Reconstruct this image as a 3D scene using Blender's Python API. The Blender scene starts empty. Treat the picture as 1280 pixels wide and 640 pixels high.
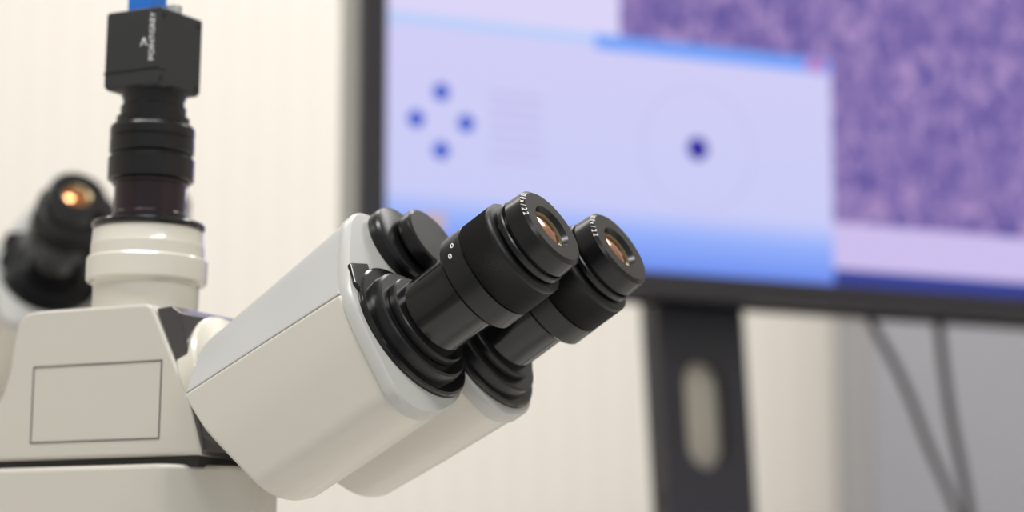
import bpy, bmesh, math, random
from mathutils import Vector, Matrix
random.seed(3)
U = 0.0003
scene = bpy.context.scene
try:
    scene.view_settings.view_transform = 'Standard'
except Exception:
    pass

# ------------------------------------------------------------ materials
def mat(name, col, rough=0.5, metal=0.0, bump=0.0, bscale=800.0, var=0.0, coat=0.0, spec=0.5):
    m = bpy.data.materials.new(name); m.use_nodes = True
    nt = m.node_tree; b = nt.nodes["Principled BSDF"]
    b.inputs["Base Color"].default_value = (*col, 1)
    b.inputs["Roughness"].default_value = rough
    b.inputs["Metallic"].default_value = metal
    b.inputs["Specular IOR Level"].default_value = spec
    if coat: b.inputs["Coat Weight"].default_value = coat; b.inputs["Coat Roughness"].default_value = 0.12
    tc = nt.nodes.new("ShaderNodeTexCoord")
    nz = nt.nodes.new("ShaderNodeTexNoise"); nz.inputs["Scale"].default_value = bscale
    nz.inputs["Detail"].default_value = 3
    nt.links.new(tc.outputs["Object"], nz.inputs["Vector"])
    if bump:
        bp = nt.nodes.new("ShaderNodeBump"); bp.inputs["Strength"].default_value = bump
        bp.inputs["Distance"].default_value = 0.0002
        nt.links.new(nz.outputs["Fac"], bp.inputs["Height"]); nt.links.new(bp.outputs["Normal"], b.inputs["Normal"])
    if var:
        mx = nt.nodes.new("ShaderNodeMix"); mx.data_type = 'RGBA'
        mx.inputs[6].default_value = (*[c*(1-var) for c in col], 1)
        mx.inputs[7].default_value = (*[min(1, c*(1+var)) for c in col], 1)
        nt.links.new(nz.outputs["Fac"], mx.inputs[0]); nt.links.new(mx.outputs[2], b.inputs["Base Color"])
    return m

def emis(name, col, st=1.0):
    m = bpy.data.materials.new(name); m.use_nodes = True
    nt = m.node_tree; nt.nodes.clear()
    o = nt.nodes.new("ShaderNodeOutputMaterial"); e = nt.nodes.new("ShaderNodeEmission")
    e.inputs[0].default_value = (*col, 1); e.inputs[1].default_value = st
    nt.links.new(e.outputs[0], o.inputs[0])
    return m

def srgb(r, g, b):
    f = lambda c: ((c/255+0.055)/1.055)**2.4 if c > 10 else c/255/12.92
    return (f(r), f(g), f(b))

M_cream = mat("cream_enamel", srgb(194,190,180), 0.36, bump=0.12, bscale=2500, coat=0.15)
M_grey = mat("textured_grey_enamel", srgb(175,175,173), 0.42, bump=0.5, bscale=3000, var=0.04)
M_rim = mat("rim_light_enamel", srgb(172,172,168), 0.32, bump=0.1, bscale=2500)
M_collar = mat("glossy_cream", srgb(210,206,193), 0.18, coat=0.5)
M_black = mat("black_anodised", (0.004,0.004,0.0045), 0.13, spec=0.45)
M_blackm = mat("black_matte", (0.006,0.006,0.0065), 0.27, bump=0.05, bscale=3000, spec=0.35)
M_knurl = mat("black_knurl", (0.006,0.006,0.0065), 0.42, spec=0.3)
M_brown = mat("dark_bronze_tube", (0.028,0.017,0.021), 0.18, metal=0.5)
M_cam = mat("camera_body", (0.022,0.023,0.025), 0.5, bump=0.3, bscale=4000, spec=0.4)
M_amber = mat("amber_coated_lens", (0.55,0.20,0.05), 0.12, metal=0.85, coat=1.0)
M_brass = mat("lens_ring", (0.25,0.20,0.12), 0.3, metal=0.9)
M_white = mat("white_print", (0.8,0.8,0.8), 0.6)
M_line = mat("label_line", srgb(84,83,79), 0.6)
M_gap = mat("gap_dark", (0.01,0.01,0.01), 0.6)
M_wedge = mat("gloss_black_cover", (0.02,0.016,0.02), 0.08, coat=1.0)
M_blue = mat("blue_plastic", srgb(20,110,205), 0.35)
M_steel = mat("steel", (0.6,0.6,0.6), 0.25, metal=1.0)
M_mongrey = mat("monitor_grey_plastic", srgb(158,156,152), 0.5)
M_bezel = mat("monitor_black_bezel", srgb(34,32,38), 0.4)
M_stand = mat("monitor_stand_plastic", srgb(34,34,44), 0.4)
M_slotdim = mat("slot_dimming_grey", srgb(182,176,164), 0.45)
M_desk = mat("desk_laminate", srgb(225,222,215), 0.4, var=0.03, bscale=60)
M_cab = mat("cabinet_laminate", srgb(215,212,205), 0.5, var=0.02, bscale=60)
M_locker = mat("locker_paint", srgb(156,156,162), 0.4, var=0.04, bscale=6)
M_floor = mat("floor_vinyl", srgb(170,170,170), 0.4, var=0.08, bscale=30)
M_ceil = mat("ceiling_paint", srgb(235,235,234), 0.8, var=0.01, bscale=10)
M_cable = mat("cable_rubber", srgb(55,55,60), 0.5)

def wallmat():
    m = mat("fine_striped_wallpaper", srgb(236,232,226), 0.8)
    nt = m.node_tree; b = nt.nodes["Principled BSDF"]
    tc = nt.nodes.new("ShaderNodeTexCoord"); w = nt.nodes.new("ShaderNodeTexWave")
    w.wave_type = 'BANDS'; w.bands_direction = 'X'
    w.inputs["Scale"].default_value = 9; w.inputs["Distortion"].default_value = 0.0
    nt.links.new(tc.outputs["Object"], w.inputs["Vector"])
    mx = nt.nodes.new("ShaderNodeMix"); mx.data_type = 'RGBA'
    mx.inputs[6].default_value = (*srgb(233,227,218), 1); mx.inputs[7].default_value = (*srgb(237,232,224), 1)
    nt.links.new(w.outputs["Fac"], mx.inputs[0]); nt.links.new(mx.outputs[2], b.inputs["Base Color"])
    return m
M_wall = wallmat()

# ------------------------------------------------------------ mesh helpers
def mk(name, verts, faces, m, parent=None, ang=32, bevel=0.0, bseg=3):
    me = bpy.data.meshes.new(name)
    me.from_pydata([tuple(v) for v in verts], [], faces)
    bm = bmesh.new(); bm.from_mesh(me)
    bmesh.ops.remove_doubles(bm, verts=bm.verts, dist=1e-7)
    bmesh.ops.recalc_face_normals(bm, faces=bm.faces)
    for f in bm.faces: f.smooth = True
    for e in bm.edges:
        if len(e.link_faces) == 2:
            e.smooth = e.calc_face_angle(0) < math.radians(ang)
    bm.to_mesh(me); bm.free()
    o = bpy.data.objects.new(name, me); scene.collection.objects.link(o)
    me.materials.append(m)
    if bevel:
        bv = o.modifiers.new("bevel", 'BEVEL'); bv.width = bevel; bv.segments = bseg
        bv.limit_method = 'ANGLE'; bv.angle_limit = math.radians(35); bv.harden_normals = False
        for p in me.polygons: p.use_smooth = True
        for e in me.edges: e.use_edge_sharp = False
        wn = o.modifiers.new("wn", 'WEIGHTED_NORMAL'); wn.keep_sharp = False
    if parent is not None:
        o.parent = parent
        o.matrix_parent_inverse = Matrix.Translation(parent.location).inverted()
    return o

def empty(name, loc):
    e = bpy.data.objects.new(name, None); e.empty_display_size = 0.05
    e.location = loc; scene.collection.objects.link(e); return e

def box_w(name, x0, x1, y0, y1, z0, z1, m, parent=None, bevel=0.0):
    v = [(x, y, z) for x in (x0, x1) for y in (y0, y1) for z in (z0, z1)]
    f = [(0,1,3,2),(4,6,7,5),(0,4,5,1),(2,3,7,6),(0,2,6,4),(1,5,7,3)]
    return mk(name, v, f, m, parent, bevel=bevel)

def loft(rings, cap=True):
    n = len(rings[0]); v = []; f = []
    for r in rings: v += r
    for k in range(len(rings)-1):
        for i in range(n):
            j = (i+1) % n
            f.append((k*n+i, k*n+j, (k+1)*n+j, (k+1)*n+i))
    if cap:
        f.append(tuple(range(n))[::-1]); f.append(tuple((len(rings)-1)*n+i for i in range(n)))
    return v, f

class Frame:
    """instrument axes: u forward, v to the far side, w up; small lean of the stand about the depth axis"""
    def __init__(s, org, deg, lean=0.0):
        s.o = Vector(org); a = math.radians(deg); s.ca = math.cos(a); s.sa = math.sin(a)
        s.R = Matrix.Rotation(math.radians(lean), 3, 'Y')
        s.p = Vector((-600*s.ca, 600*s.sa, -130))
    def d(s, u, v, w):
        return s.R @ Vector((u*s.ca+v*s.sa, -u*s.sa+v*s.ca, w))
    def __call__(s, u, v, w):
        x = Vector((u*s.ca+v*s.sa, -u*s.sa+v*s.ca, w))
        return s.o + U*(s.p + s.R @ (x-s.p))

def lathe(name, F, o, axis, prof, m, parent, segs=96, knurl=None, ang=32):
    d = Vector(axis).normalized()
    ref = Vector((0,1,0)) if abs(d.y) < 0.9 else Vector((0,0,1))
    e1 = (ref - d*ref.dot(d)).normalized(); e2 = d.cross(e1)
    o = Vector(o); rings = []
    for (t, r) in prof:
        ring = []
        for i in range(segs):
            th = 2*math.pi*i/segs
            rr = max(r, 0.01)
            if knurl and knurl[0] <= t <= knurl[1] and i % 2: rr -= knurl[2]
            p = o + d*t + (e1*math.cos(th)+e2*math.sin(th))*rr
            ring.append(F(*p))
        rings.append(ring)
    v, f = loft(rings)
    return mk(name, v, f, m, parent, ang=ang)

def prism_uw(name, F, poly, v0, v1, m, parent, bevel=0.0):
    rings = [[F(u, v0, w) for u, w in poly], [F(u, v1, w) for u, w in poly]]
    v, f = loft(rings); return mk(name, v, f, m, parent, bevel=bevel*U)

def prism_uv(name, F, poly, w0, w1, m, parent, bevel=0.0):
    rings = [[F(u, v, w0) for u, v in poly], [F(u, v, w1) for u, v in poly]]
    v, f = loft(rings); return mk(name, v, f, m, parent, bevel=bevel*U)

def boxl(name, F, u0, u1, v0, v1, w0, w1, m, parent, bevel=0.0):
    return prism_uv(name, F, [(u0,v0),(u1,v0),(u1,v1),(u0,v1)], w0, w1, m, parent, bevel)

def text(name, s, size, pos, X, N, m, parent, depth=0.00003):
    cu = bpy.data.curves.new(name+"_c", 'FONT'); cu.body = s; cu.size = size; cu.extrude = depth
    cu.align_x = 'CENTER'; cu.align_y = 'CENTER'
    t = bpy.data.objects.new(name+"_t", cu); scene.collection.objects.link(t)
    bpy.context.view_layer.update()
    dg = bpy.context.evaluated_depsgraph_get()
    me = bpy.data.meshes.new_from_object(t.evaluated_get(dg))
    bpy.data.objects.remove(t)
    X = X.normalized(); N = N.normalized(); Y = N.cross(X)
    Mx = Matrix(((X.x,Y.x,N.x,pos.x),(X.y,Y.y,N.y,pos.y),(X.z,Y.z,N.z,pos.z),(0,0,0,1)))
    me.transform(Mx); me.materials.clear(); me.materials.append(m)
    o = bpy.data.objects.new(name, me); scene.collection.objects.link(o)
    o.parent = parent; o.matrix_parent_inverse = Matrix.Translation(parent.location).inverted()
    return o

EL = math.radians(31)
A = Vector((math.cos(EL), 0, math.sin(EL)))
Nn = Vector((-math.sin(EL), 0, math.cos(EL)))
Vv = Vector((0,1,0))
E0 = Vector((104, 0, 27))

# ------------------------------------------------------------ microscope
def microscope(org, deg, with_camera=True, ip=85, lean=0.0):
    F = Frame(org, deg, lean)
    base_w = -1333
    P = empty("microscope", F(-700, 0, base_w))

    def eyepiece(v, tag):
        E = E0 + Vv*v
        back = -A
        prof = [(9,0.01),(9,25),(2,29),(0,30),(0,49),(4,54),(26,55.5),(28,54.5),(28,51),(31,51),(31,55.5),(32.5,57),(38,57),(39.5,55)]
        lathe("eyecup_"+tag, F, E, back, prof+[(39.5,20)], M_blackm, P, ang=25)
        lathe("lens_ring_"+tag, F, E, back, [(8.4,0.01),(8.4,22),(6.5,25.5),(7.5,26.5),(12,26.5)], M_brass, P)
        lathe("lens_"+tag, F, E, back, [(5.2+r*r*0.006, r) for r in (0.01,4,8,12,16,19,21.5)]+[(9.5,21.5)], M_amber, P)
        lathe("neck_"+tag, F, E, back, [(38,20),(38,50),(44,50),(44.5,20)], M_black, P)
        lathe("knurled_ring_"+tag, F, E, back, [(43,30),(43,61),(46,65),(50,65),(51,65.2),(92,65.2),(93,62),(94,30)], M_knurl, P, segs=260, knurl=(50.5,92.5,1.6), ang=80)
        lathe("scale_ring_"+tag, F, E, back, [(92,30),(93,63),(94.5,65.5),(123,65.5),(127,62),(127,57),(128,40)], M_blackm, P, ang=25)
        lathe("barrel_"+tag, F, E, back, [(126,30),(126,56),(132,56),(133,51),(206,51),(207,30)], M_black, P, ang=25)
        lathe("barrel_mount_"+tag, F, E, back, [(201,30),(201,60),(202.5,62),(211,62),(212,60),(212,30)], M_blackm, P, ang=25)
        lathe("barrel_flange_"+tag, F, E, back, [(212,30),(212,74),(214,77),(228,79),(229,50)], M_blackm, P, ang=25)
        def dr(phi): return Nn*math.cos(phi)-Vv*math.sin(phi)
        def tg(phi): return -Nn*math.sin(phi)-Vv*math.cos(phi)
        for i, s in enumerate(["0", "0"]):
            ph = math.radians(60+i*12)
            p = E-A*(104+i*6)+dr(ph)*65.8
            text("scale_mark_%d_%s" % (i, tag), s, 11*U, F(*p), F.d(*A), F.d(*dr(ph)), M_white, P)
        for i, s in enumerate("10x/22"):
            ph = math.radians(38+i*8)
            p = E-A*1.6+dr(ph)*51.9
            nn = (dr(ph)*0.62+A*0.78).normalized()
            text("marking_%d_%s" % (i, tag), s, 9.5*U, F(*p), F.d(*tg(ph)), F.d(*nn), M_white, P)
    eyepiece(-ip, "near"); eyepiece(ip, "far")

    def sec(poly, v, tf):
        return [F(*(E0+Vv*(v+a)+Nn*b-A*(tf(b) if callable(tf) else tf))) for a, b in poly]
    def tback(b):
        return 506 if b > 46 else 506+(b-46)*0.32
    def housing(name, v, pf, pb, m, t0, bev=5, mid=370):
        r = [sec(pf, v, t0), sec([((x+X)/2, (y+Y)/2) for (x,y),(X,Y) in zip(pf,pb)], v, mid),
             sec(pb, v, tback)]
        vv, ff = loft(r); return mk(name, vv, ff, m, P, bevel=bev*U, ang=40)
    nu_f = [(83,182),(40,195),(-2,180),(-64,100),(-97,54),(83,54)]
    nu_b = [(83,170),(40,182),(-2,168),(-62,112),(-98,76),(83,76)]
    nl_f = [(83,53),(-100,53),(-105,-5),(-103,-110),(-62,-126),(10,-108),(60,-80),(83,-40)]
    nl_b = [(83,75),(-101,75),(-105,0),(-99,-98),(-60,-113),(10,-98),(60,-72),(83,-30)]
    def cham(poly, ks):
        out = []
        n = len(poly)
        for i, p in enumerate(poly):
            if i in ks:
                p0, p1, p2 = Vector(poly[i-1]), Vector(p), Vector(poly[(i+1) % n])
                r0 = min(26, (p0-p1).length*0.45); r2 = min(26, (p2-p1).length*0.45)
                s0 = p1+(p0-p1).normalized()*r0; s2 = p1+(p2-p1).normalized()*r2
                for k in range(6):
                    t = k/5; out.append(tuple(s0*(1-t)**2+p1*2*t*(1-t)+s2*t*t))
            else: out.append(tuple(p))
        return out
    ku = {1,2,3}; kl = {2,3,4,5,6}
    housing("prism_cover_near", -ip, cham(nu_f,ku), cham(nu_b,ku), M_grey, 246)
    housing("prism_housing_near", -ip, cham(nl_f,kl), cham(nl_b,kl), M_cream, 246)
    rimn = cham([(83,184),(40,197),(-3,182),(-67,100),(-101,48),(-107,-5),(-105,-112),(-62,-128),(10,-110),(60,-82),(84,-40)], set(range(1,10)))
    vv, ff = loft([sec([(x*0.975,y*0.975) for x,y in rimn], -ip, 233), sec(rimn, -ip, 237), sec(rimn, -ip, 249)])
    mk("end_rim_near", vv, ff, M_rim, P, ang=40)
    fo_f = [(-83,170),(-40,182),(20,146),(72,96),(88,40),(88,-25),(62,-78),(10,-102),(-50,-104),(-83,-60)]
    fo_b = [(-83,160),(-40,170),(20,140),(70,92),(84,40),(80,-20),(55,-62),(10,-80),(-50,-86),(-83,-50)]
    kf = set(range(1,9))
    housing("prism_housing_far", ip, cham(fo_f,kf), cham(fo_b,kf), M_cream, 246)
    rimf = cham([(x*1.02,y*1.015) for x,y in fo_f], kf)
    vv, ff = loft([sec([(x*0.975,y*0.975) for x,y in rimf], ip, 233), sec(rimf, ip, 237), sec(rimf, ip, 249)])
    mk("end_rim_far", vv, ff, M_rim, P, ang=40)
    for v, tag, R in ((-ip,"near",95),(ip,"far",91)):
        lathe("end_plate_"+tag, F, E0+Vv*v, -A, [(226,40),(226,R-4),(227.5,R-1),(230,R),(235,R),(236,40)], M_black, P, ang=25)
    lug = [(-40,60),(-74,40),(-84,60),(-72,92),(-30,98)]
    vv, ff = loft([sec(lug, -ip, 228), sec(lug, -ip, 235)])
    mk("end_plate_lug", vv, ff, M_black, P, bevel=2*U)
    pc = E0+Nn*138
    lathe("pivot_plate", F, pc+Nn*2-Vv*8, -A, [(214,30),(214,50),(216,55),(220,57),(236,57),(237,30)], M_blackm, P, ang=25)
    lathe("pivot_cap", F, pc-Nn*6+Vv*12, -A, [(190,0.01),(190,43),(192,47),(195,48),(208,48),(210,46),(212,44),(214,20)], M_blackm, P, ang=25)

    ax = Vector((0.92,0,0.39)).normalized()
    lathe("head_mount_ring", F, (-500,0,-160), ax, [(0,60),(0,86),(52,86),(58,91),(84,91),(88,87),(90,70),(150,66)], M_collar, P, ang=25)
    blk = [(-410,-235),(-420,-205),(-440,-150),(-499,-40),(-505,-35),(-512,-33),(-700,-33),(-718,-36),(-730,-48),(-736,-70),(-742,-115),(-752,-145),(-775,-175),(-850,-235)]
    prism_uw("tube_head_block", F, blk, -90, 90, M_cream, P, bevel=5)
    prism_uw("dark_wedge_cover", F, [(-496,-40),(-470,-38),(-455,-48),(-424,-165),(-408,-228),(-412,-236),(-428,-190),(-446,-140)], -86, 86, M_wedge, P, bevel=2)
    for nm, a in (("top",(-699,-479,-111,-109)),("bottom",(-699,-479,-213,-211)),("left",(-699,-697,-213,-109)),("right",(-481,-479,-213,-109))):
        boxl("label_line_"+nm, F, a[0], a[1], -90.6, -89, a[2], a[3], M_line, P)
    boxl("gap_shadow_filler", F, -840, -420, -82, 82, -250, -232, M_gap, P)  # near-black filler, its colour stands in for the shadow under the head block
    arm = [(-1130,-108),(-470,-108),(-452,-100),(-375,-30),(-368,-15),(-368,15),(-375,30),(-452,100),(-470,108),(-1130,108)]
    prism_uv("arm", F, arm, -420, -246, M_cream, P, bevel=8)
    c = (-584,0,0); up = Vector((0,0,1))
    if with_camera:
        lathe("photo_port_collar", F, c, up, [(-45,60),(-45,72),(4,72),(8,74),(9,80),(12,82),(40,82),(43,80),(44,77),(60,77),(62,76),(80,75),(83,73),(84,50)], M_collar, P, ang=25)
        lathe("port_flange", F, c, up, [(83,50),(83,75),(85,77),(90,77),(92,75),(93,50)], M_black, P)
        lathe("photo_tube", F, c, up, [(92,30),(92,51),(104,51),(106,49),(144,49),(145,52),(151,52),(152,30)], M_brown, P)
        lathe("c_mount_adapter", F, c, up, [(150,30),(150,56),(152,59),(181,59),(183,57),(184,53),(187,53),(188,56),(190,58),(207,58),(208,56.5),(210,56.5),(211,58),(223,58),(227,56),(230,50),(239,50),(240,44)], M_blackm, P, ang=25)
        lathe("camera_neck", F, c, up, [(228,30),(228,45),(254,45),(256,42),(262,42),(276,47),(277,30)], M_blackm, P)
        CU = -588
        def camsec(w, h):
            return [F(CU+x, y, w) for x, y in ((-h,-h),(h,-h),(h,h),(-h,h))]
        vv, ff = loft([camsec(274,44), camsec(280,47), camsec(380,47), camsec(384,45)])
        mk("camera_module", vv, ff, M_cam, P, bevel=2*U)
        boxl("camera_rib", F, CU-48, CU+47.6, -47.6, -30, 296, 299, M_blackm, P, 0.5)
        for i,(y,w) in enumerate(((-38,284),(38,284),(-38,372),(38,372))):
            lathe("camera_screw_%d" % i, F, (CU+46.5,y,w), Vector((1,0,0)), [(0,4),(1.5,4),(1.7,0.01)], M_gap, P, segs=16)
        text("camera_logo_text", "POINTGREY", 12.5*U, F(CU+35,-47.4,342), F.d(0,0,1), F.d(0,-1,0), M_white, P)
        text("camera_logo_mark", ">", 24*U, F(CU+22,-47.4,336), F.d(0,0,1), F.d(0,-1,0), M_white, P)
        boxl("camera_plug", F, CU-34, CU+8, -20, 16, 383, 420, M_blue, P, 3)
        lathe("camera_knob", F, (CU+33,0,380), up, [(0,11),(14,11),(15,9),(16,5)], M_steel, P, segs=32)
        cu = bpy.data.curves.new("cable", 'CURVE'); cu.dimensions = '3D'; cu.bevel_depth = 11*U; cu.bevel_resolution = 6
        sp = cu.splines.new('BEZIER'); pts = [(-600,-2,415),(-600,0,560),(-760,60,640),(-1190,100,200),(-1250,100,-900),(-1250,100,-1318)]
        sp.bezier_points.add(len(pts)-1)
        for bp, q in zip(sp.bezier_points, pts):
            bp.co = F(*q); bp.handle_left_type = bp.handle_right_type = 'AUTO'
        co = bpy.data.objects.new("camera_cable", cu); cu.materials.append(M_blue); scene.collection.objects.link(co)
        co.parent = P; co.matrix_parent_inverse = Matrix.Translation(P.location).inverted()
    else:
        lathe("port_cap", F, c, up, [(-36,50),(-36,60),(-20,60),(-17,56),(-16,0.01)], M_blackm, P)
    prism_uw("pillar", F, [(-1130,-419),(-880,-419),(-865,-480),(-880,-560),(-930,-700),(-940,-1000),(-900,-1150),(-860,-1230),(-1130,-1230)], -75, 75, M_cream, P, bevel=10)
    prism_uv("foot", F, [(-1150,-150),(-500,-150),(-300,-110),(-260,-60),(-260,60),(-300,110),(-500,150),(-1150,150)], base_w, -1229, M_cream, P, bevel=12)
    lathe("field_lens", F, (-582,0,-1232), up, [(0,60),(30,60),(36,55),(40,40),(41,0.01)], M_black, P)
    lathe("nosepiece", F, (-582,0,-419), -up, [(-3,70),(20,80),(45,85),(60,70),(62,30)], M_blackm, P)
    for i in range(4):
        th = math.pi/2*i+0.4
        dv = Vector((math.cos(th)*0.3, math.sin(th)*0.3, -1)).normalized()
        lathe("objective_%d" % i, F, Vector((-582+40*math.cos(th), 40*math.sin(th), -470)), dv, [(0,34),(60,34),(62,30),(100,28),(115,16),(120,5)], M_steel, P, segs=40)
    boxl("stage", F, -935, -380, -190, 190, -760, -735, M_blackm, P, 4)
    boxl("stage_bracket", F, -945, -800, -60, 60, -860, -755, M_blackm, P, 4)
    lathe("condenser", F, (-582,0,-760), -up, [(0,60),(60,60),(70,50),(120,50),(121,20)], M_black, P)
    boxl("condenser_bracket", F, -945, -600, -25, 25, -850, -825, M_blackm, P, 3)
    for sg, tag in ((-1,"near"),(1,"far")):
        lathe("focus_knob_"+tag, F, (-1010,sg*70,-1080), (0,sg,0), [(0,70),(50,70),(54,66),(55,45),(90,45),(94,41),(95,0.01)], M_black, P)
    return P

microscope((0,0,1.15), 31, True, 85, 1.1)
CT = 0.846
microscope((-0.227,0.4775,1.246), 66, False, 79)

# ------------------------------------------------------------ monitor
psi = math.radians(25)
B = Vector((-0.0864,0.79,1.2775))
H = Vector((math.cos(psi), math.sin(psi), 0)); K = Vector((-math.sin(psi), math.cos(psi), 0)); Z = Vector((0,0,1))
def MW(s, q, d): return B+H*s+Z*q+K*d
Mon = empty("computer_monitor", (MW(0.3,0,0.09).x, MW(0.3,0,0.09).y, CT))
def mbox(name, s0, s1, q0, q1, d0, d1, m, bevel=0.0, par=Mon):
    v = [MW(s,q,d) for s in (s0,s1) for q in (q0,q1) for d in (d0,d1)]
    f = [(0,1,3,2),(4,6,7,5),(0,4,5,1),(2,3,7,6),(0,2,6,4),(1,5,7,3)]
    return mk(name, v, f, m, par, bevel=bevel)
mbox("case", -0.018, 0.618, -0.018, 0.358, 0.004, 0.040, M_mongrey, 0.003)
mbox("case_back", 0.08, 0.52, 0.03, 0.32, 0.038, 0.065, M_mongrey, 0.008)
mbox("bezel_left", -0.018, 0.0, -0.018, 0.358, -0.004, 0.006, M_bezel, 0.0015)
mbox("bezel_right", 0.6, 0.618, -0.018, 0.358, -0.004, 0.006, M_bezel, 0.0015)
mbox("bezel_bottom", -0.017, 0.617, -0.018, 0.0, -0.0038, 0.040, M_bezel, 0.0015)
mbox("bezel_top", -0.017, 0.617, 0.34, 0.358, -0.0038, 0.040, M_bezel, 0.0015)
def squad(name, s0, s1, q0, q1, off, m):
    return mk(name, [MW(s0,q0,-off),MW(s1,q0,-off),MW(s1,q1,-off),MW(s0,q1,-off)], [(0,1,2,3)], m, Mon)
def vgrad(name, stops, q0, q1):
    m = emis(name, (1,1,1)); nt = m.node_tree; e = [n for n in nt.nodes if n.type == 'EMISSION'][0]
    tc = nt.nodes.new("ShaderNodeTexCoord"); sx = nt.nodes.new("ShaderNodeSeparateXYZ"); mr = nt.nodes.new("ShaderNodeMapRange")
    mr.inputs[1].default_value = B.z+q0; mr.inputs[2].default_value = B.z+q1
    cr = nt.nodes.new("ShaderNodeValToRGB")
    while len(cr.color_ramp.elements) < len(stops): cr.color_ramp.elements.new(0.5)
    for el, (p, c) in zip(cr.color_ramp.elements, stops): el.position = p; el.color = (*c, 1)
    nt.links.new(tc.outputs["Object"], sx.inputs[0]); nt.links.new(sx.outputs[2], mr.inputs[0])
    nt.links.new(mr.outputs[0], cr.inputs[0]); nt.links.new(cr.outputs[0], e.inputs[0])
    return m
def tissue():
    m = emis("tissue_image", (1,1,1)); nt = m.node_tree; e = [n for n in nt.nodes if n.type == 'EMISSION'][0]
    tc = nt.nodes.new("ShaderNodeTexCoord"); n = nt.nodes.new("ShaderNodeTexNoise")
    mp = nt.nodes.new("ShaderNodeMapping"); mp.inputs["Rotation"].default_value = (0, 0.7, 0); mp.inputs["Scale"].default_value = (1.0, 1.0, 0.7)
    n.inputs["Scale"].default_value = 78; n.inputs["Detail"].default_value = 5; n.inputs["Roughness"].default_value = 0.6; n.inputs["Distortion"].default_value = 1.2
    cr = nt.nodes.new("ShaderNodeValToRGB")
    cr.color_ramp.elements[0].position = 0.34; cr.color_ramp.elements[0].color = (*srgb(84,78,152),1)
    cr.color_ramp.elements[1].position = 0.68; cr.color_ramp.elements[1].color = (*srgb(184,156,204),1)
    x = cr.color_ramp.elements.new(0.5); x.color = (*srgb(132,112,174),1)
    nt.links.new(tc.outputs["Object"], mp.inputs[0]); nt.links.new(mp.outputs[0], n.inputs["Vector"]); nt.links.new(n.outputs["Fac"], cr.inputs[0]); nt.links.new(cr.outputs[0], e.inputs[0])
    return m
squad("screen_desktop_image", 0, 0.6, 0.046, 0.34, 0.0002, tissue())
squad("screen_upper_panel", 0, 0.18, 0.166, 0.34, 0.0004, emis("scr_white", srgb(220,214,248)))
squad("screen_window", 0, 0.355, 0.0, 0.166, 0.0006, vgrad("scr_window", [(0,srgb(110,142,240)),(0.16,srgb(150,178,252)),(0.27,srgb(202,205,247)),(1,srgb(211,207,247))], 0, 0.166))
squad("screen_titlebar_blue", 0.16, 0.355, 0.157, 0.168, 0.0008, emis("scr_blue", srgb(120,165,250)))
squad("screen_titlebar_pale", 0, 0.16, 0.160, 0.168, 0.0008, emis("scr_blue2", srgb(188,208,250)))
squad("screen_close_button", 0.334, 0.350, 0.159, 0.166, 0.001, emis("scr_red", srgb(205,125,180)))
squad("screen_statusbar", 0.355, 0.6, 0.012, 0.046, 0.0006, emis("scr_status", srgb(206,192,238)))
squad("screen_taskbar", 0.355, 0.6, 0.0, 0.012, 0.0006, emis("scr_task", srgb(60,70,150)))
squad("screen_icon_orange", 0.028, 0.045, 0.018, 0.030, 0.0009, emis("scr_orange", srgb(195,175,185)))
M_dot = emis("scr_arrow", srgb(60,95,205)); M_dot2 = emis("scr_dot", srgb(55,50,160)); M_fnt = emis("scr_faint", srgb(196,192,236))
def disc(name, s, q, r, off, m, r2=0.0, n=32):
    if r2:
        v = [MW(s+r*math.cos(2*math.pi*i/n), q+r*math.sin(2*math.pi*i/n), -off) for i in range(n)]
        v += [MW(s+r2*math.cos(2*math.pi*i/n), q+r2*math.sin(2*math.pi*i/n), -off) for i in range(n)]
        f = [(i,(i+1)%n,n+(i+1)%n,n+i) for i in range(n)]
    else:
        v = [MW(s+r*math.cos(2*math.pi*i/n), q+r*math.sin(2*math.pi*i/n), -off) for i in range(n)]; f = [tuple(range(n))]
    return mk(name, v, f, m, Mon)
for i,(s,q) in enumerate(((0.0413,0.1145),(0.0225,0.094),(0.0600,0.094),(0.0413,0.0735))):
    disc("screen_arrow_%d" % i, s, q, 0.0062, 0.001, M_dot, n=24)
disc("screen_target_dot", 0.242, 0.0917, 0.0085, 0.001, M_dot2)
disc("screen_target_ring", 0.242, 0.0917, 0.046, 0.0009, M_fnt, 0.0445, 64)
for i in range(6):
    squad("screen_text_line_%d" % i, 0.078, 0.118, 0.07+i*0.009, 0.0735+i*0.009, 0.0009, M_fnt)
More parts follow.
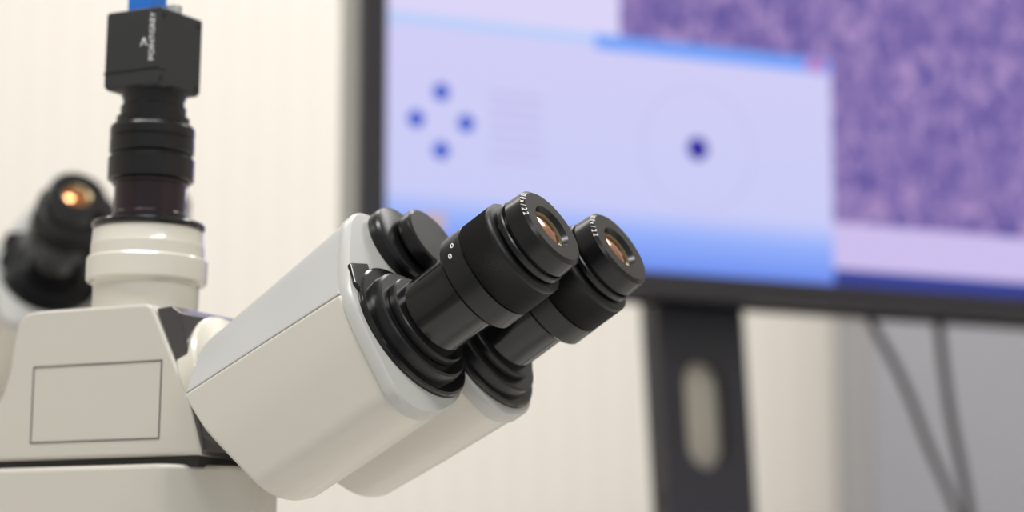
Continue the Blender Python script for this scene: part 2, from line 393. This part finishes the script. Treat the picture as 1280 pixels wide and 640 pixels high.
def column():
    vs, fs = [], []
    def add(v, f):
        o = len(vs); vs.extend(v); fs.extend([tuple(i+o for i in t) for t in f])
    d0, d1 = 0.066, 0.092
    cs = lambda q: 0.276+(0.05-q)*0.06
    def seg(q0, q1):
        v = [MW(cs(q)+k*0.0365, q, d) for q in (q0,q1) for k in (-1,1) for d in (d0,d1)]
        add(v, [(0,2,6,4),(1,5,7,3),(0,4,5,1),(2,3,7,6)])
    seg(0.10, -0.035); seg(-0.150, CT-B.z+0.012)
    N = 48; qc = -0.0925; hh = 0.040; rw = 0.0175
    inn, out = [], []
    for i in range(N):
        th = 2*math.pi*i/N; c, s = math.cos(th), math.sin(th)
        k = hh-rw
        x = rw*c; y = rw*s+(k if s > 0.001 else (-k if s < -0.001 else 0))
        inn.append((x,y))
        tc = math.atan2(y, x); c, s = math.cos(tc), math.sin(tc)
        L = max(abs(c)/0.0365, abs(s)/0.0575); out.append((c/L, s/L))
    for cx in (-0.0365,0.0365):
        for cy in (-0.0575,0.0575):
            k = min(range(N), key=lambda i: (out[i][0]-cx)**2+(out[i][1]-cy)**2); out[k] = (cx,cy)
    for i in range(N):
        j = (i+1) % N
        def W(p, d): q = qc+p[1]; return MW(cs(q)+p[0], q, d)
        a, b, c2, e = inn[i], inn[j], out[j], out[i]
        add([W(a,d0),W(b,d0),W(c2,d0),W(e,d0),W(a,d1),W(b,d1),W(c2,d1),W(e,d1)], [(0,1,2,3),(4,7,6,5),(0,4,5,1),(3,2,6,7)])
    mk("stand_column", vs, fs, M_stand, Mon)
column()
mbox("slot_dimming_plate", 0.262, 0.308, -0.142, -0.044, 0.080, 0.090, M_slotdim, 0.001)  # grey plate added behind the open slot so the view through looks dimmer
mbox("vesa_mount", 0.235, 0.335, 0.08, 0.20, 0.060, 0.09, M_stand, 0.004)
mbox("stand_foot", 0.16, 0.44, CT-B.z, CT-B.z+0.015, -0.04, 0.17, M_stand, 0.005)

def cable(name, pts, r):
    cu = bpy.data.curves.new(name, 'CURVE'); cu.dimensions = '3D'; cu.bevel_depth = r; cu.bevel_resolution = 5
    sp = cu.splines.new('BEZIER'); sp.bezier_points.add(len(pts)-1)
    for b, q in zip(sp.bezier_points, pts): b.co = q; b.handle_left_type = b.handle_right_type = 'AUTO'
    o = bpy.data.objects.new(name, cu); cu.materials.append(M_cable); scene.collection.objects.link(o)
    o.parent = Mon; o.matrix_parent_inverse = Matrix.Translation(Mon.location).inverted()
cable("power_cable", [(0.25,1.03,1.33),(0.2676,1.045,1.283),(0.301,1.05,1.217),(0.320,1.055,1.168),(0.340,1.06,1.119),(0.38,1.08,0.95),(0.45,1.12,CT+0.004),(0.6,1.15,CT+0.004)], 0.0034)
cable("video_cable", [(0.322,1.05,1.34),(0.329,1.06,1.28),(0.338,1.065,1.20),(0.352,1.07,1.12),(0.37,1.12,0.95),(0.42,1.18,CT+0.004),(0.6,1.22,CT+0.004)], 0.0038)

# ------------------------------------------------------------ furniture
D = empty("lab_desk", (0,0,0))
box_w("desk_top", -1.1, 1.1, -0.40, 0.46, 0.72, 0.75, M_desk, D, 0.002)
for i,(x,y) in enumerate(((-1.05,-0.35),(1.05,-0.35),(-1.05,0.41),(1.05,0.41))):
    box_w("leg_%d" % i, x-0.025, x+0.025, y-0.025, y+0.025, 0, 0.72, M_steel, D)
Cb = empty("storage_cabinet", (0,0.9,0))
box_w("cabinet_body", -1.1, 1.2, 0.51, 1.35, 0.0, CT-0.02, M_cab, Cb, 0.002)
box_w("cabinet_top", -1.11, 1.21, 0.48, 1.36, CT-0.02, CT, M_desk, Cb, 0.002)
for i in range(4):
    x0 = -1.08+i*0.57
    box_w("cabinet_door_%d" % i, x0, x0+0.55, 0.495, 0.51, 0.06, CT-0.04, M_cab, Cb, 0.002)
    box_w("cabinet_handle_%d" % i, x0+0.25, x0+0.35, 0.48, 0.495, 0.78, 0.79, M_steel, Cb)
Lk = empty("steel_locker", (0.9,2.0,0))
box_w("locker_body", 0.386, 1.5, 1.90, 2.18, 0, 1.9, M_locker, Lk, 0.004)
for i in range(3):
    x0 = 0.39+i*0.37
    box_w("locker_door_%d" % i, x0, x0+0.362, 1.885, 1.90, 0.08, 1.87, M_locker, Lk, 0.003)
    box_w("locker_handle_%d" % i, x0+0.31, x0+0.33, 1.86, 1.885, 0.95, 1.07, M_steel, Lk, 0.002)

# ------------------------------------------------------------ room
box_w("wall_back", -2.5, 2.5, 2.2, 2.3, 0, 2.7, M_wall)
box_w("wall_left", -2.6, -2.5, -2.8, 2.3, 0, 2.7, M_wall)
box_w("wall_right", 2.5, 2.6, -2.8, 2.3, 0, 2.7, M_wall)
box_w("floor", -2.6, 2.6, -2.8, 2.3, -0.1, 0, M_floor)
box_w("ceiling", -2.6, 2.6, -2.8, 2.3, 2.7, 2.8, M_ceil)
box_w("baseboard_back", -2.5, 0.38, 2.185, 2.2, 0, 0.08, M_cab)

def area(name, loc, rot, sx, sy, p, col=(1,1,1)):
    l = bpy.data.lights.new(name, 'AREA'); l.shape = 'RECTANGLE'; l.size = sx; l.size_y = sy; l.energy = p; l.color = col
    o = bpy.data.objects.new(name, l); o.location = loc; o.rotation_euler = rot; scene.collection.objects.link(o)
area("ceiling_lamp", (-0.4,-0.3,2.66), (0,0,0), 1.2, 0.3, 28, (1,0.99,0.975))
area("back_wall_fill", (0.1,1.35,2.66), (0,0,0), 2.6, 0.4, 28, (1,0.985,0.965))  # unseen light added overhead to brighten the back wall
area("ceiling_lamp.002", (0.9,-1.6,2.66), (0,0,0), 1.2, 0.3, 29, (1,0.99,0.975))

w = bpy.data.worlds.new("World"); scene.world = w; w.use_nodes = True
w.node_tree.nodes["Background"].inputs[0].default_value = (0.95,0.97,1,1)
w.node_tree.nodes["Background"].inputs[1].default_value = 0.6

# ------------------------------------------------------------ camera
th = math.radians(9)
cam = bpy.data.cameras.new("camera"); co = bpy.data.objects.new("camera", cam); scene.collection.objects.link(co)
co.location = (0, -math.cos(th), 1.15-math.sin(th)); co.rotation_euler = (math.radians(99), 0, 0)
cam.sensor_width = 36; cam.lens = 93.75; cam.clip_start = 0.05
cam.dof.use_dof = True; cam.dof.focus_distance = 0.967; cam.dof.aperture_fstop = 7.0
scene.camera = co
